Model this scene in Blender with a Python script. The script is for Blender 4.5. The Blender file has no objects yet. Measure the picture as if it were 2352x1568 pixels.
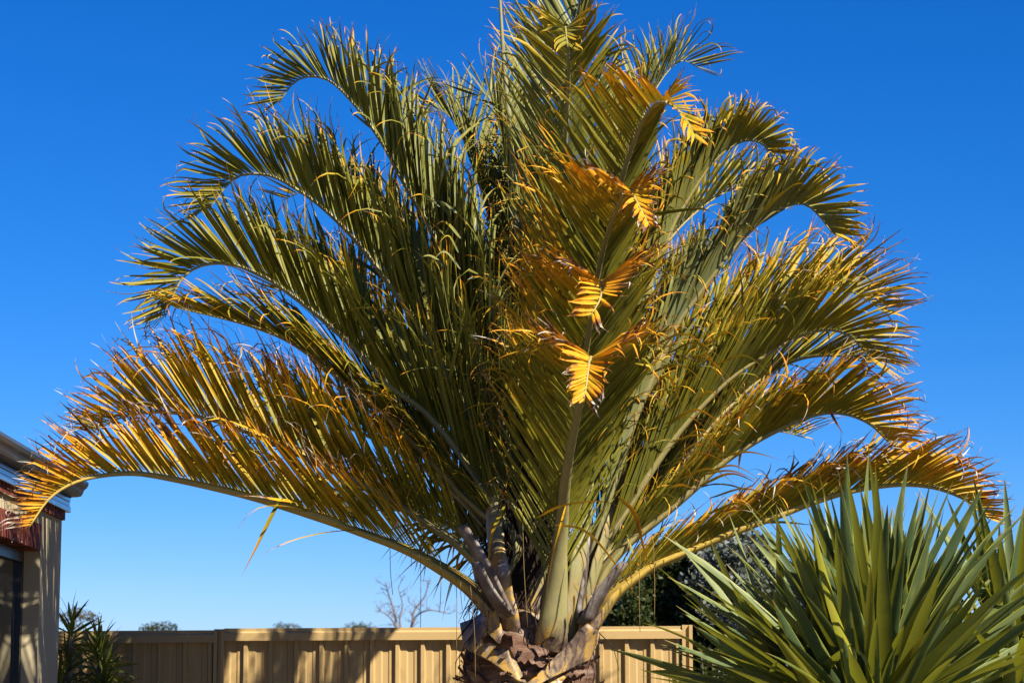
import bpy, math, random
import numpy as np
from mathutils import Vector, Matrix
R = math.radians
random.seed(7)
rng = np.random.default_rng(11)
scene = bpy.context.scene
C = scene.collection

# ------------------------------------------------------------------ camera, sky, sun, exposure
CAM_Z = 1.43
TILT = R(8.48)
LENS = 85.0
F = LENS / 36.0 * 2352.0
cam_d = bpy.data.cameras.new('camera')
cam = bpy.data.objects.new('camera', cam_d)
C.objects.link(cam)
cam.location = (0, 0, CAM_Z)
cam.rotation_euler = (R(90) + TILT, 0, 0)
cam_d.lens = LENS
cam_d.sensor_width = 36
cam_d.clip_start = 0.1
cam_d.clip_end = 3000
cam_d.dof.use_dof = True
cam_d.dof.focus_distance = 9.2
cam_d.dof.aperture_fstop = 9.0
scene.camera = cam

SUN_EL, SUN_AZ = 43.5, 46.0          # degrees; azimuth measured from behind the camera to the right
sd = Vector((math.sin(R(SUN_AZ)) * math.cos(R(SUN_EL)), -math.cos(R(SUN_AZ)) * math.cos(R(SUN_EL)), math.sin(R(SUN_EL))))
world = bpy.data.worlds.new('World')
scene.world = world
world.use_nodes = True
wn = world.node_tree
wn.nodes.clear()
sky = wn.nodes.new('ShaderNodeTexSky')
sky.sky_type = 'NISHITA'
sky.sun_disc = False
sky.sun_elevation = R(SUN_EL)
sky.sun_rotation = R(180 - SUN_AZ)
sky.altitude = 1500
sky.air_density = 1.0
sky.dust_density = 0.0
sky.ozone_density = 2.5
hs = wn.nodes.new('ShaderNodeHueSaturation')
hs.inputs['Saturation'].default_value = 1.36
bg = wn.nodes.new('ShaderNodeBackground')
bg.inputs['Strength'].default_value = 0.0515
wo = wn.nodes.new('ShaderNodeOutputWorld')
wn.links.new(sky.outputs[0], hs.inputs['Color'])
tintn = wn.nodes.new('ShaderNodeMix'); tintn.data_type = 'RGBA'; tintn.blend_type = 'MULTIPLY'; tintn.inputs[0].default_value = 1.0
tintn.inputs[7].default_value = (0.34, 0.64, 1.06, 1)
wn.links.new(hs.outputs[0], tintn.inputs[6])
sepn = wn.nodes.new('ShaderNodeSeparateColor'); comn = wn.nodes.new('ShaderNodeCombineColor')
wn.links.new(tintn.outputs[2], sepn.inputs[0])
pw = wn.nodes.new('ShaderNodeMath'); pw.operation = 'POWER'; pw.inputs[1].default_value = 1.4
ml = wn.nodes.new('ShaderNodeMath'); ml.operation = 'MULTIPLY'; ml.inputs[1].default_value = 1.05
wn.links.new(sepn.outputs[0], pw.inputs[0]); wn.links.new(pw.outputs[0], ml.inputs[0])
wn.links.new(ml.outputs[0], comn.inputs[0]); wn.links.new(sepn.outputs[1], comn.inputs[1]); wn.links.new(sepn.outputs[2], comn.inputs[2])
wn.links.new(comn.outputs[0], bg.inputs['Color'])
wn.links.new(bg.outputs[0], wo.inputs['Surface'])
sl = bpy.data.lights.new('sun', 'SUN')
sl.energy = 5.0
sl.angle = R(0.5)
sl.color = (1.0, 0.93, 0.80)
so = bpy.data.objects.new('sun', sl)
C.objects.link(so)
so.location = (6, -8, 12)
so.rotation_euler = (-sd).to_track_quat('-Z', 'Y').to_euler()
scene.view_settings.view_transform = 'Standard'
scene.view_settings.look = 'None'
scene.view_settings.gamma = 1
scene.view_settings.exposure = 1.36
scene.view_settings.use_curve_mapping = False
scene.render.engine = 'CYCLES'
scene.cycles.max_bounces = 8
scene.cycles.transparent_max_bounces = 8

# ------------------------------------------------------------------ helpers
def P(px, py, d):
    """photograph pixel (2352 wide) at ground distance d -> world point"""
    a = (px - 1176.0) / F
    b = (784.0 - py) / F
    ct, st = math.cos(TILT), math.sin(TILT)
    y = ct - b * st
    z = st + b * ct
    k = d / y
    return np.array((a * k, d, CAM_Z + z * k))

def nrm(v):
    v = np.asarray(v, float)
    return v / (np.linalg.norm(v) + 1e-12)

def rot(v, axis, ang):
    axis = nrm(axis)
    c, s = math.cos(ang), math.sin(ang)
    return v * c + np.cross(axis, v) * s + axis * np.dot(axis, v) * (1 - c)

class MB:
    def __init__(self):
        self.v, self.f, self.a = [], [], {}
    def add(self, verts, faces, **attrs):
        o = len(self.v)
        self.v.extend([tuple(map(float, p)) for p in verts])
        self.f.extend([tuple(i + o for i in f) for f in faces])
        n = len(verts)
        for k, val in attrs.items():
            l = self.a.setdefault(k, [0.0] * o)
            l.extend([0.0] * (o - len(l)))
            l.extend([float(x) for x in val] if hasattr(val, '__len__') else [float(val)] * n)
        return self
    def box(self, lo, hi):
        (x0, y0, z0), (x1, y1, z1) = lo, hi
        v = [(x0,y0,z0),(x1,y0,z0),(x1,y1,z0),(x0,y1,z0),(x0,y0,z1),(x1,y0,z1),(x1,y1,z1),(x0,y1,z1)]
        f = [(0,3,2,1),(4,5,6,7),(0,1,5,4),(1,2,6,5),(2,3,7,6),(3,0,4,7)]
        return self.add(v, f)
    def tube(self, pts, rad, n=6, **attrs):
        pts = [np.asarray(p, float) for p in pts]
        m = len(pts)
        if not hasattr(rad, '__len__'): rad = [rad] * m
        ref = np.array((0.31, 0.2, 0.93))
        V = []
        prevu = None
        for i in range(m):
            t = nrm(pts[min(i + 1, m - 1)] - pts[max(i - 1, 0)])
            u = (prevu if prevu is not None else ref)
            u = nrm(u - t * np.dot(u, t))
            prevu = u
            w = np.cross(t, u)
            for k in range(n):
                a = 2 * math.pi * k / n
                V.append(pts[i] + (u * math.cos(a) + w * math.sin(a)) * rad[i])
        Fc = [(i*n+k, i*n+(k+1)%n, (i+1)*n+(k+1)%n, (i+1)*n+k) for i in range(m-1) for k in range(n)]
        Fc.append(tuple(range(n-1, -1, -1)))
        Fc.append(tuple((m-1)*n + k for k in range(n)))
        return self.add(V, Fc, **attrs)
    def build(self, name, mat, parent=None, smooth=False, off=(0, 0, 0), kind=None, bevel=0):
        me = bpy.data.meshes.new(name)
        vs = self.v if off == (0, 0, 0) else [(x-off[0], y-off[1], z-off[2]) for x, y, z in self.v]
        me.from_pydata(vs, [], self.f)
        for k, l in self.a.items():
            l.extend([0.0] * (len(self.v) - len(l)))
            at = me.attributes.new(k, 'FLOAT', 'POINT')
            at.data.foreach_set('value', l)
        if smooth:
            me.polygons.foreach_set('use_smooth', [True] * len(me.polygons))
        me.materials.append(mat)
        me.update()
        o = bpy.data.objects.new(name, me)
        C.objects.link(o)
        if parent: o.parent = parent
        if kind: o['kind'] = kind
        if bevel:
            b = o.modifiers.new('bevel', 'BEVEL'); b.width = bevel; b.segments = 2; b.limit_method = 'ANGLE'
        return o

def empty(name, loc, label, cat, group=None):
    o = bpy.data.objects.new(name, None)
    C.objects.link(o)
    o.location = loc
    o.empty_display_size = 0.2
    o['label'] = label; o['category'] = cat
    if group: o['group'] = group
    return o

def part_copy(name, me, parent, mw):
    o = bpy.data.objects.new(name, me)
    C.objects.link(o)
    o.parent = parent
    o.matrix_local = mw
    return o

# ------------------------------------------------------------------ materials
def mat(name):
    m = bpy.data.materials.new(name); m.use_nodes = True
    nt = m.node_tree; nt.nodes.clear()
    return m, nt, nt.nodes, nt.links
def node(nt, typ, **kw):
    n = nt.nodes.new(typ)
    for k, v in kw.items():
        if hasattr(n, k) and k not in n.inputs: setattr(n, k, v)
        else: n.inputs[k].default_value = v
    return n
def noise(nt, vec, scale, detail=3, rough=0.55):
    n = nt.nodes.new('ShaderNodeTexNoise')
    n.inputs['Scale'].default_value = scale; n.inputs['Detail'].default_value = detail; n.inputs['Roughness'].default_value = rough
    if vec is not None: nt.links.new(vec, n.inputs['Vector'])
    return n.outputs['Fac']
def ramp(nt, fac, stops, interp='LINEAR'):
    r = nt.nodes.new('ShaderNodeValToRGB'); r.color_ramp.interpolation = interp
    el = r.color_ramp.elements
    while len(el) > 1: el.remove(el[-1])
    el[0].position = stops[0][0]; el[0].color = (*stops[0][1], 1)
    for p, c in stops[1:]:
        e = el.new(p); e.color = (*c, 1)
    if fac is not None: nt.links.new(fac, r.inputs[0])
    return r.outputs['Color']
def math_n(nt, op, a, b, clamp=False):
    n = nt.nodes.new('ShaderNodeMath'); n.operation = op; n.use_clamp = clamp
    for i, x in enumerate((a, b)):
        if hasattr(x, 'links'): nt.links.new(x, n.inputs[i])
        else: n.inputs[i].default_value = x
    return n.outputs[0]
def mix(nt, fac, a, b, blend='MIX'):
    n = nt.nodes.new('ShaderNodeMix'); n.data_type = 'RGBA'; n.blend_type = blend
    for s, x in ((n.inputs[0], fac), (n.inputs[6], a), (n.inputs[7], b)):
        if hasattr(x, 'links'): nt.links.new(x, s)
        elif hasattr(x, '__len__'): s.default_value = (*x, 1)
        else: s.default_value = x
    return n.outputs[2]
def bump(nt, h, strength, dist=0.01):
    b = nt.nodes.new('ShaderNodeBump'); b.inputs['Strength'].default_value = strength; b.inputs['Distance'].default_value = dist
    nt.links.new(h, b.inputs['Height'])
    return b.outputs['Normal']
def finish(nt, col, rough=0.6, spec=0.4, normal=None, metallic=0, transl=0.0, tcol=None, albedo=0.61):
    if albedo != 1.0:
        if not hasattr(col, 'links'): col = tuple(x * albedo for x in col)
        else: col = mix(nt, 1.0, col, (albedo,) * 3, 'MULTIPLY')
        if tcol is not None: tcol = tuple(x * albedo for x in tcol)
    p = nt.nodes.new('ShaderNodeBsdfPrincipled')
    if hasattr(col, 'links'): nt.links.new(col, p.inputs['Base Color'])
    else: p.inputs['Base Color'].default_value = (*col, 1)
    if hasattr(rough, 'links'): nt.links.new(rough, p.inputs['Roughness'])
    else: p.inputs['Roughness'].default_value = rough
    p.inputs['Specular IOR Level'].default_value = spec
    p.inputs['Metallic'].default_value = metallic
    if normal: nt.links.new(normal, p.inputs['Normal'])
    out = nt.nodes.new('ShaderNodeOutputMaterial')
    sh = p.outputs[0]
    if transl > 0:
        t = nt.nodes.new('ShaderNodeBsdfTranslucent')
        c = tcol if tcol is not None else col
        if hasattr(c, 'links'): nt.links.new(c, t.inputs['Color'])
        else: t.inputs['Color'].default_value = (*c, 1)
        m = nt.nodes.new('ShaderNodeMixShader'); m.inputs[0].default_value = transl
        nt.links.new(sh, m.inputs[1]); nt.links.new(t.outputs[0], m.inputs[2])
        sh = m.outputs[0]
    nt.links.new(sh, out.inputs['Surface'])
def objcoord(nt):
    return nt.nodes.new('ShaderNodeTexCoord').outputs['Object']
def attr(nt, name):
    n = nt.nodes.new('ShaderNodeAttribute'); n.attribute_name = name
    return n.outputs['Fac']
def mapped(nt, vec, scale):
    n = nt.nodes.new('ShaderNodeMapping'); n.inputs['Scale'].default_value = scale
    nt.links.new(vec, n.inputs['Vector'])
    return n.outputs[0]

M = {}
def palm_leaf_mat():
    m, nt, N, L = mat('palm_leaf')
    co = objcoord(nt)
    dry = attr(nt, 'dry'); tint = attr(nt, 'tint')
    n1 = noise(nt, co, 38, 3)
    n2 = noise(nt, co, 260, 2)
    n0 = noise(nt, co, 7, 3)
    patch = math_n(nt, 'MULTIPLY', math_n(nt, 'MULTIPLY', math_n(nt, 'SUBTRACT', n0, 0.52), 1.5), dry)
    f = math_n(nt, 'ADD', math_n(nt, 'ADD', dry, patch), math_n(nt, 'MULTIPLY', math_n(nt, 'SUBTRACT', n1, 0.5), 0.26))
    f = math_n(nt, 'ADD', f, math_n(nt, 'MULTIPLY', math_n(nt, 'SUBTRACT', n2, 0.5), 0.06), True)
    green = mix(nt, tint, (0.150, 0.150, 0.012), (0.215, 0.235, 0.105))
    aged = ramp(nt, f, [(0.0, (0.16, 0.15, 0.012)), (0.30, (0.25, 0.205, 0.014)), (0.46, (0.50, 0.30, 0.012)), (0.60, (0.66, 0.30, 0.010)),
                        (0.72, (0.64, 0.25, 0.010)), (0.785, (0.24, 0.085, 0.016)), (0.83, (0.085, 0.035, 0.016)), (0.885, (0.20, 0.12, 0.06)), (0.95, (0.42, 0.34, 0.25)), (1.0, (0.55, 0.49, 0.42))])
    isg = ramp(nt, f, [(0.05, (1, 1, 1)), (0.32, (0, 0, 0))])
    col = mix(nt, isg, aged, green)
    rough = math_n(nt, 'ADD', 0.42, math_n(nt, 'MULTIPLY', f, 0.3))
    finish(nt, col, rough, 0.20, transl=0.14, albedo=0.84)
    M['leaf'] = m
def palm_rachis_mat():
    m, nt, N, L = mat('palm_rachis')
    co = objcoord(nt)
    a = attr(nt, 'dry'); s = attr(nt, 'tint')
    n1 = noise(nt, co, 9, 5, 0.65)
    n2 = noise(nt, mapped(nt, co, (60, 60, 14)), 1.0, 3)
    base = mix(nt, a, (0.23, 0.235, 0.12), (0.50, 0.33, 0.05))
    base = mix(nt, math_n(nt, 'MULTIPLY', ramp_f(nt, n2, 0.35, 0.7), 0.35), base, (0.17, 0.15, 0.07))
    # leaf base: ochre lichen, brown weathering and white bloom in patches
    wb = ramp_f(nt, math_n(nt, 'ADD', s, math_n(nt, 'MULTIPLY', math_n(nt, 'SUBTRACT', n1, 0.5), 0.9)), 0.42, 0.72)
    n3 = noise(nt, mapped(nt, co, (1, 1, .55)), 11, 8, 0.72)
    weather = ramp(nt, n3, [(0.30, (0.045, 0.028, 0.02)), (0.42, (0.13, 0.085, 0.06)), (0.48, (0.26, 0.18, 0.10)), (0.53, (0.50, 0.28, 0.035)), (0.59, (0.32, 0.22, 0.14)), (0.66, (0.50, 0.42, 0.37)), (0.72, (0.16, 0.10, 0.08))])
    col = mix(nt, wb, base, weather)
    finish(nt, col, 0.5, 0.3, bump(nt, n3, 0.35, 0.006), albedo=0.84)
    M['rachis'] = m
def ramp_f(nt, fac, lo, hi):
    n = nt.nodes.new('ShaderNodeMapRange')
    n.inputs[1].default_value = lo; n.inputs[2].default_value = hi
    nt.links.new(fac, n.inputs[0])
    return n.outputs[0]
palm_leaf_mat(); palm_rachis_mat()

def simple(name, stops, scale, rough=0.6, spec=0.4, stretch=(1, 1, 1), detail=4, bmp=0.0, bdist=0.01, transl=0, metallic=0, rnd=0.0):
    m, nt, N, L = mat(name)
    co = objcoord(nt)
    v = mapped(nt, co, stretch) if stretch != (1, 1, 1) else co
    n = noise(nt, v, scale, detail, 0.62)
    f = n
    if rnd:
        oi = nt.nodes.new('ShaderNodeObjectInfo')
        f = math_n(nt, 'ADD', n, math_n(nt, 'MULTIPLY', math_n(nt, 'SUBTRACT', oi.outputs['Random'], 0.5), rnd))
    col = ramp(nt, f, stops)
    finish(nt, col, rough, spec, bump(nt, n, bmp, bdist) if bmp else None, metallic, transl, albedo=1.0 if metallic else 0.61)
    M[name] = m
simple('bark', [(0.25, (0.035, 0.018, 0.011)), (0.42, (0.15, 0.075, 0.045)), (0.55, (0.26, 0.15, 0.095)), (0.66, (0.36, 0.26, 0.19)), (0.8, (0.15, 0.065, 0.035))], 9, 0.85, 0.15, (1, 1, 3.2), 8, 0.9, 0.02)
simple('bark_flake', [(0.3, (0.05, 0.026, 0.017)), (0.5, (0.15, 0.075, 0.045)), (0.65, (0.24, 0.15, 0.10)), (0.8, (0.36, 0.29, 0.23))], 14, 0.8, 0.2, (1, 1, 2), 6, 0.7, 0.008, rnd=0.25)
simple('crown_shade_fibre', [(0.3, (0.02, 0.014, 0.01)), (0.6, (0.06, 0.04, 0.028)), (0.75, (0.13, 0.09, 0.06))], 20, 0.9, 0.1, (1, 1, .2), 6, 0.8, 0.01)  # brown fibre taken near black: shade between the leaf bases put into the colour
simple('stub', [(0.3, (0.08, 0.055, 0.04)), (0.5, (0.22, 0.17, 0.14)), (0.7, (0.46, 0.41, 0.37))], 10, 0.75, 0.2, (1, 1, 1), 6, 0.4, 0.006)
simple('fibre', [(0.3, (0.22, 0.14, 0.03)), (0.7, (0.40, 0.27, 0.06))], 6, 0.7)
simple('fence_paint', [(0.25, (0.53, 0.35, 0.14)), (0.45, (0.62, 0.42, 0.175)), (0.75, (0.67, 0.46, 0.20))], 2.2, 0.45, 0.4, (2, 2, 0.5), 6)
simple('render_wall', [(0.25, (0.60, 0.49, 0.29)), (0.5, (0.655, 0.545, 0.335)), (0.8, (0.69, 0.59, 0.38))], 3.5, 0.85, 0.2, (1, 1, 0.6), 8, 0.25, 0.004)
simple('red_brick', [(0.25, (0.10, 0.022, 0.014)), (0.5, (0.22, 0.05, 0.028)), (0.8, (0.30, 0.085, 0.05))], 24, 0.8, 0.2, detail=6, bmp=0.4, bdist=0.004, rnd=0.5)
simple('mortar', [(0.3, (0.45, 0.36, 0.22)), (0.7, (0.58, 0.48, 0.32))], 60, 0.9, 0.1)
simple('gutter_metal_sky_tint', [(0.2, (0.045, 0.07, 0.115)), (0.7, (0.075, 0.105, 0.155))], 5, 0.4, 0.4, (3, 0.4, 3), 5)  # blue of the reflected sky is painted into the base colour
simple('fascia_metal', [(0.2, (0.17, 0.22, 0.29)), (0.7, (0.24, 0.29, 0.36))], 5, 0.2, 0.5, (3, 0.4, 3), 5, metallic=0.8)
simple('dark_frame', [(0.3, (0.012, 0.012, 0.013)), (0.7, (0.022, 0.022, 0.024))], 9, 0.35, 0.5)
simple('roof_metal', [(0.3, (0.16, 0.17, 0.18)), (0.7, (0.22, 0.23, 0.24))], 4, 0.5)
simple('soil', [(0.3, (0.07, 0.055, 0.035)), (0.5, (0.12, 0.10, 0.06)), (0.7, (0.17, 0.145, 0.09))], 3, 0.95, 0.1, detail=9, bmp=0.6, bdist=0.03)
simple('grey_stem', [(0.3, (0.15, 0.12, 0.10)), (0.7, (0.34, 0.30, 0.26))], 14, 0.85, 0.15, (1, 1, 3), 5, 0.5, 0.004)
simple('tree_bark', [(0.3, (0.08, 0.06, 0.045)), (0.7, (0.20, 0.155, 0.12))], 4, 0.9, 0.1, (1, 1, 3), 5)
simple('bare_bark', [(0.3, (0.18, 0.15, 0.15)), (0.7, (0.28, 0.24, 0.24))], 4, 0.9, 0.1)
simple('leaf_dark', [(0.3, (0.030, 0.048, 0.010)), (0.55, (0.062, 0.085, 0.016)), (0.75, (0.13, 0.13, 0.022))], 3.2, 0.5, 0.35, detail=5, transl=0.2)
simple('leaf_far', [(0.3, (0.035, 0.055, 0.022)), (0.55, (0.075, 0.095, 0.035)), (0.75, (0.15, 0.13, 0.05))], 0.9, 0.6, 0.25, detail=5, transl=0.15)
simple('leaf_far_brown', [(0.3, (0.08, 0.07, 0.035)), (0.55, (0.14, 0.115, 0.055)), (0.75, (0.20, 0.14, 0.07))], 0.9, 0.6, 0.25, detail=5, transl=0.15)
simple('leaf_grey', [(0.3, (0.06, 0.075, 0.055)), (0.5, (0.13, 0.15, 0.12)), (0.66, (0.38, 0.41, 0.37))], 5, 0.6, 0.3, detail=4, transl=0.15)
simple('leaf_conifer', [(0.3, (0.03, 0.05, 0.035)), (0.7, (0.07, 0.10, 0.07))], 2, 0.7, 0.2)
simple('white_paint', [(0.3, (0.74, 0.74, 0.73)), (0.7, (0.82, 0.82, 0.81))], 1, 0.6)
def sword_mat(name, a, b, edge):
    m, nt, N, L = mat(name)
    co = objcoord(nt)
    oi = nt.nodes.new('ShaderNodeObjectInfo')
    e = attr(nt, 'edge'); t = attr(nt, 'along')
    stri = noise(nt, mapped(nt, co, (260, 260, 3)), 1.0, 2)
    blot = noise(nt, co, 9, 4)
    c = mix(nt, oi.outputs['Random'], a, b)
    c = mix(nt, math_n(nt, 'MULTIPLY', ramp_f(nt, stri, 0.3, 0.7), 0.35), c, tuple(x * 0.6 for x in a))
    c = mix(nt, math_n(nt, 'MULTIPLY', ramp_f(nt, blot, 0.5, 0.75), 0.45), c, tuple(0.5 * x + 0.5 * y for x, y in zip(b, edge)))
    ef = math_n(nt, 'MULTIPLY', ramp_f(nt, e, 0.80, 0.97), 0.8)
    c = mix(nt, ef, c, edge)
    c = mix(nt, ramp_f(nt, t, 0.93, 1.0), c, (0.35, 0.22, 0.05))
    finish(nt, c, 0.5, 0.25, bump(nt, stri, 0.12, 0.002), transl=0.16, tcol=edge, albedo=0.66)
    M[name] = m
sword_mat('yucca_leaf', (0.075, 0.125, 0.05), (0.25, 0.29, 0.10), (0.60, 0.58, 0.03))
sword_mat('yucca_leaf_yellow', (0.40, 0.38, 0.035), (0.46, 0.40, 0.05), (0.55, 0.45, 0.06))
sword_mat('dragon_leaf', (0.09, 0.12, 0.016), (0.26, 0.29, 0.03), (0.40, 0.40, 0.03))
def glass_mat():
    m, nt, N, L = mat('window_glass')
    finish(nt, (0.012, 0.014, 0.015), 0.015, 0.6, albedo=1.0)
    M['glass'] = m
glass_mat()

# ------------------------------------------------------------------ ground
g = MB().add([(-1500, -200, 0), (1500, -200, 0), (1500, 2500, 0), (-1500, 2500, 0)], [(0, 1, 2, 3)])
go = g.build('ground', M['soil']); go['kind'] = 'structure'

# ------------------------------------------------------------------ house (left edge)
def house():
    yc = 10.5
    cw = P(142, 1195, yc)
    xc = float(cw[0])
    hr = empty('house', (xc, yc, 0), 'cream rendered house corner with brick lintel and metal gutter at palm frond tip', 'house')
    hr.rotation_euler = (0, 0, R(1.1))
    # local frame: wall face x=0, y negative towards the camera
    ZT = float(cw[2])
    fz0 = float(P(160, 1176, yc)[2]) - ZT; fz1 = float(P(160, 1141, yc)[2]) - ZT; gz1 = float(P(200, 1106, yc)[2]) - ZT
    fx = float(P(160, 1176, yc)[0]) - xc; gx = float(P(200, 1106, yc)[0]) - xc
    yl = 9.99
    y_op1, y_op0 = yl - yc, -2.45          # window opening along the wall
    z_op0, z_op1 = 0.85, float(P(89, 1266, yl)[2])
    b = MB()
    b.box((-0.20, y_op1, 0), (0, 0, ZT))                       # pier by the corner
    b.box((-0.20, y_op0, 0), (0, y_op1, z_op0 - 0.08))
    b.box((-0.20, y_op0, z_op1 + 0.112), (0, y_op1, ZT))
    b.box((-0.20, -5.0, 0), (0, y_op0, ZT))
    b.box((-4.0, -0.20, 0), (-0.20, 0, ZT))                    # back wall, away from the camera
    b.box((-4.0, -5.0, 0), (-0.20, -4.8, ZT))
    b.box((-4.2, -5.0, 0), (-4.0, 0, ZT))
    b.build('wall', M['render_wall'], hr)
    # header bricks standing over the window
    lb = MB().box((-0.11, y_op0, z_op1 + 0.004), (-0.010, y_op1, z_op1 + 0.110)).build('lintel', M['mortar'], hr)
    w, hgt = 0.076, 0.110
    bm = MB().box((-0.055, -w/2, -hgt/2), (0.055, w/2, hgt/2)).build('brick', M['red_brick'], lb, bevel=0.004)
    n = int((y_op1 - y_op0) / 0.086)
    for i in range(n):
        y = y_op1 - 0.043 - i * 0.086
        mw = Matrix.Translation((-0.052 + random.uniform(-0.002, 0.003), y, z_op1 + 0.057 + random.uniform(-.001, .001)))
        if i == 0: bm.matrix_local = mw
        else:
            o = part_copy('brick', bm.data, lb, mw)
            bb = o.modifiers.new('bevel', 'BEVEL'); bb.width = 0.004; bb.segments = 1
    # brick course under the eaves
    cb = MB().box((-0.19, -5.0, ZT), (0.004, 0.0, ZT + 0.10)).build('brick_course', M['mortar'], hr)
    proto = None
    y = -0.002
    while y > -2.6:
        mw = Matrix.Translation((-0.045, y - 0.038, ZT + 0.046))
        if proto is None:
            proto = MB().box((-0.06, -0.038, -0.045), (0.06, 0.038, 0.045)).build('brick', M['red_brick'], cb)
            proto.matrix_local = mw
        else: part_copy('brick', proto.data, cb, mw)
        y -= 0.086
    # fascia, gutter, soffit
    fh = fz1 - fz0
    fa = MB()
    fa.box((fx - .02, -5.0, ZT + fz0), (fx, 0.03, ZT + fz0 + fh * .36))
    fa.box((fx - .02, -5.0, ZT + fz0 + fh * .38), (fx - .004, 0.026, ZT + fz0 + fh * .68))
    fa.box((fx - .02, -5.0, ZT + fz0 + fh * .70), (fx - .002, 0.028, ZT + gz1))
    fa.build('fascia', M['fascia_metal'], hr, bevel=0.002)
    MB().box((-0.05, -5.0, ZT + fz0 + .006), (fx - .0205, 0.0, ZT + fz0 + .012)).build('soffit', M['fascia_metal'], hr)
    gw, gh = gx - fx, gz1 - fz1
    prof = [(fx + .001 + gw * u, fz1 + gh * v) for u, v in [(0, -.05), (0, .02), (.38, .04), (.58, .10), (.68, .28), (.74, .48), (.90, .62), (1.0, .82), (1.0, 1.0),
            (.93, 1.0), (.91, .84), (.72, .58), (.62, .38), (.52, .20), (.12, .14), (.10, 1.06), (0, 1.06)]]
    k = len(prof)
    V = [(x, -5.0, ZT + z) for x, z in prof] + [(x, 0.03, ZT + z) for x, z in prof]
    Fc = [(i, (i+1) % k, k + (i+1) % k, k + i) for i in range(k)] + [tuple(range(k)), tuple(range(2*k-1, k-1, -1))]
    gu = MB().add(V, Fc).build('gutter', M['gutter_metal_sky_tint'], hr)
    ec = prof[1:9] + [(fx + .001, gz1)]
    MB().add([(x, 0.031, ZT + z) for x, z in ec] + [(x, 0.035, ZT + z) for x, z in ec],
             [tuple(range(9)), tuple(range(17, 8, -1))] + [(i, (i+1) % 9, 9 + (i+1) % 9, 9 + i) for i in range(9)]).build('end_cap', M['gutter_metal_sky_tint'], gu)
    RZ = ZT + gz1 + gh * .1
    rv = [(fx, -5.05, RZ), (fx, 0.02, RZ), (-4.25, 0.02, RZ), (-4.25, -5.05, RZ), (-2.1, -3.0, RZ + .55), (-2.1, -2.0, RZ + .55)]
    MB().add(rv, [(0, 1, 5, 4), (1, 2, 5), (2, 3, 4, 5), (3, 0, 4), (3, 2, 1, 0)]).build('roof', M['roof_metal'], hr)
    # window: reveal is the wall thickness, frame set back
    wr = MB()
    fx0, fx1 = -0.105, -0.066
    wr.box((fx0, y_op1 - 0.045, z_op0), (fx1, y_op1 - 0.001, z_op1))
    wr.box((fx0, y_op0 + 0.001, z_op0), (fx1, y_op0 + 0.045, z_op1))
    wr.box((fx0, y_op0 + 0.045, z_op1 - 0.045), (fx1, y_op1 - 0.045, z_op1))
    wr.box((fx0, y_op0 + 0.045, z_op0), (fx1, y_op1 - 0.045, z_op0 + 0.045))
    wr.box((fx0, -1.50, z_op0 + 0.045), (fx1 - 0.004, -1.46, z_op1 - 0.045))
    win = wr.build('window', M['dark_frame'], hr)
    MB().box((-0.092, y_op0 + 0.045, z_op0 + 0.045), (-0.084, -1.50, z_op1 - 0.045)).build('pane', M['glass'], win)
    MB().box((-0.092, -1.46, z_op0 + 0.045), (-0.084, y_op1 - 0.045, z_op1 - 0.045)).build('pane', M['glass'], win)
    MB().box((-0.12, y_op0 + 0.001, z_op0 - 0.078), (0.03, y_op1 - 0.001, z_op0 - 0.002)).build('sill', M['red_brick'], win)
house()

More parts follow.
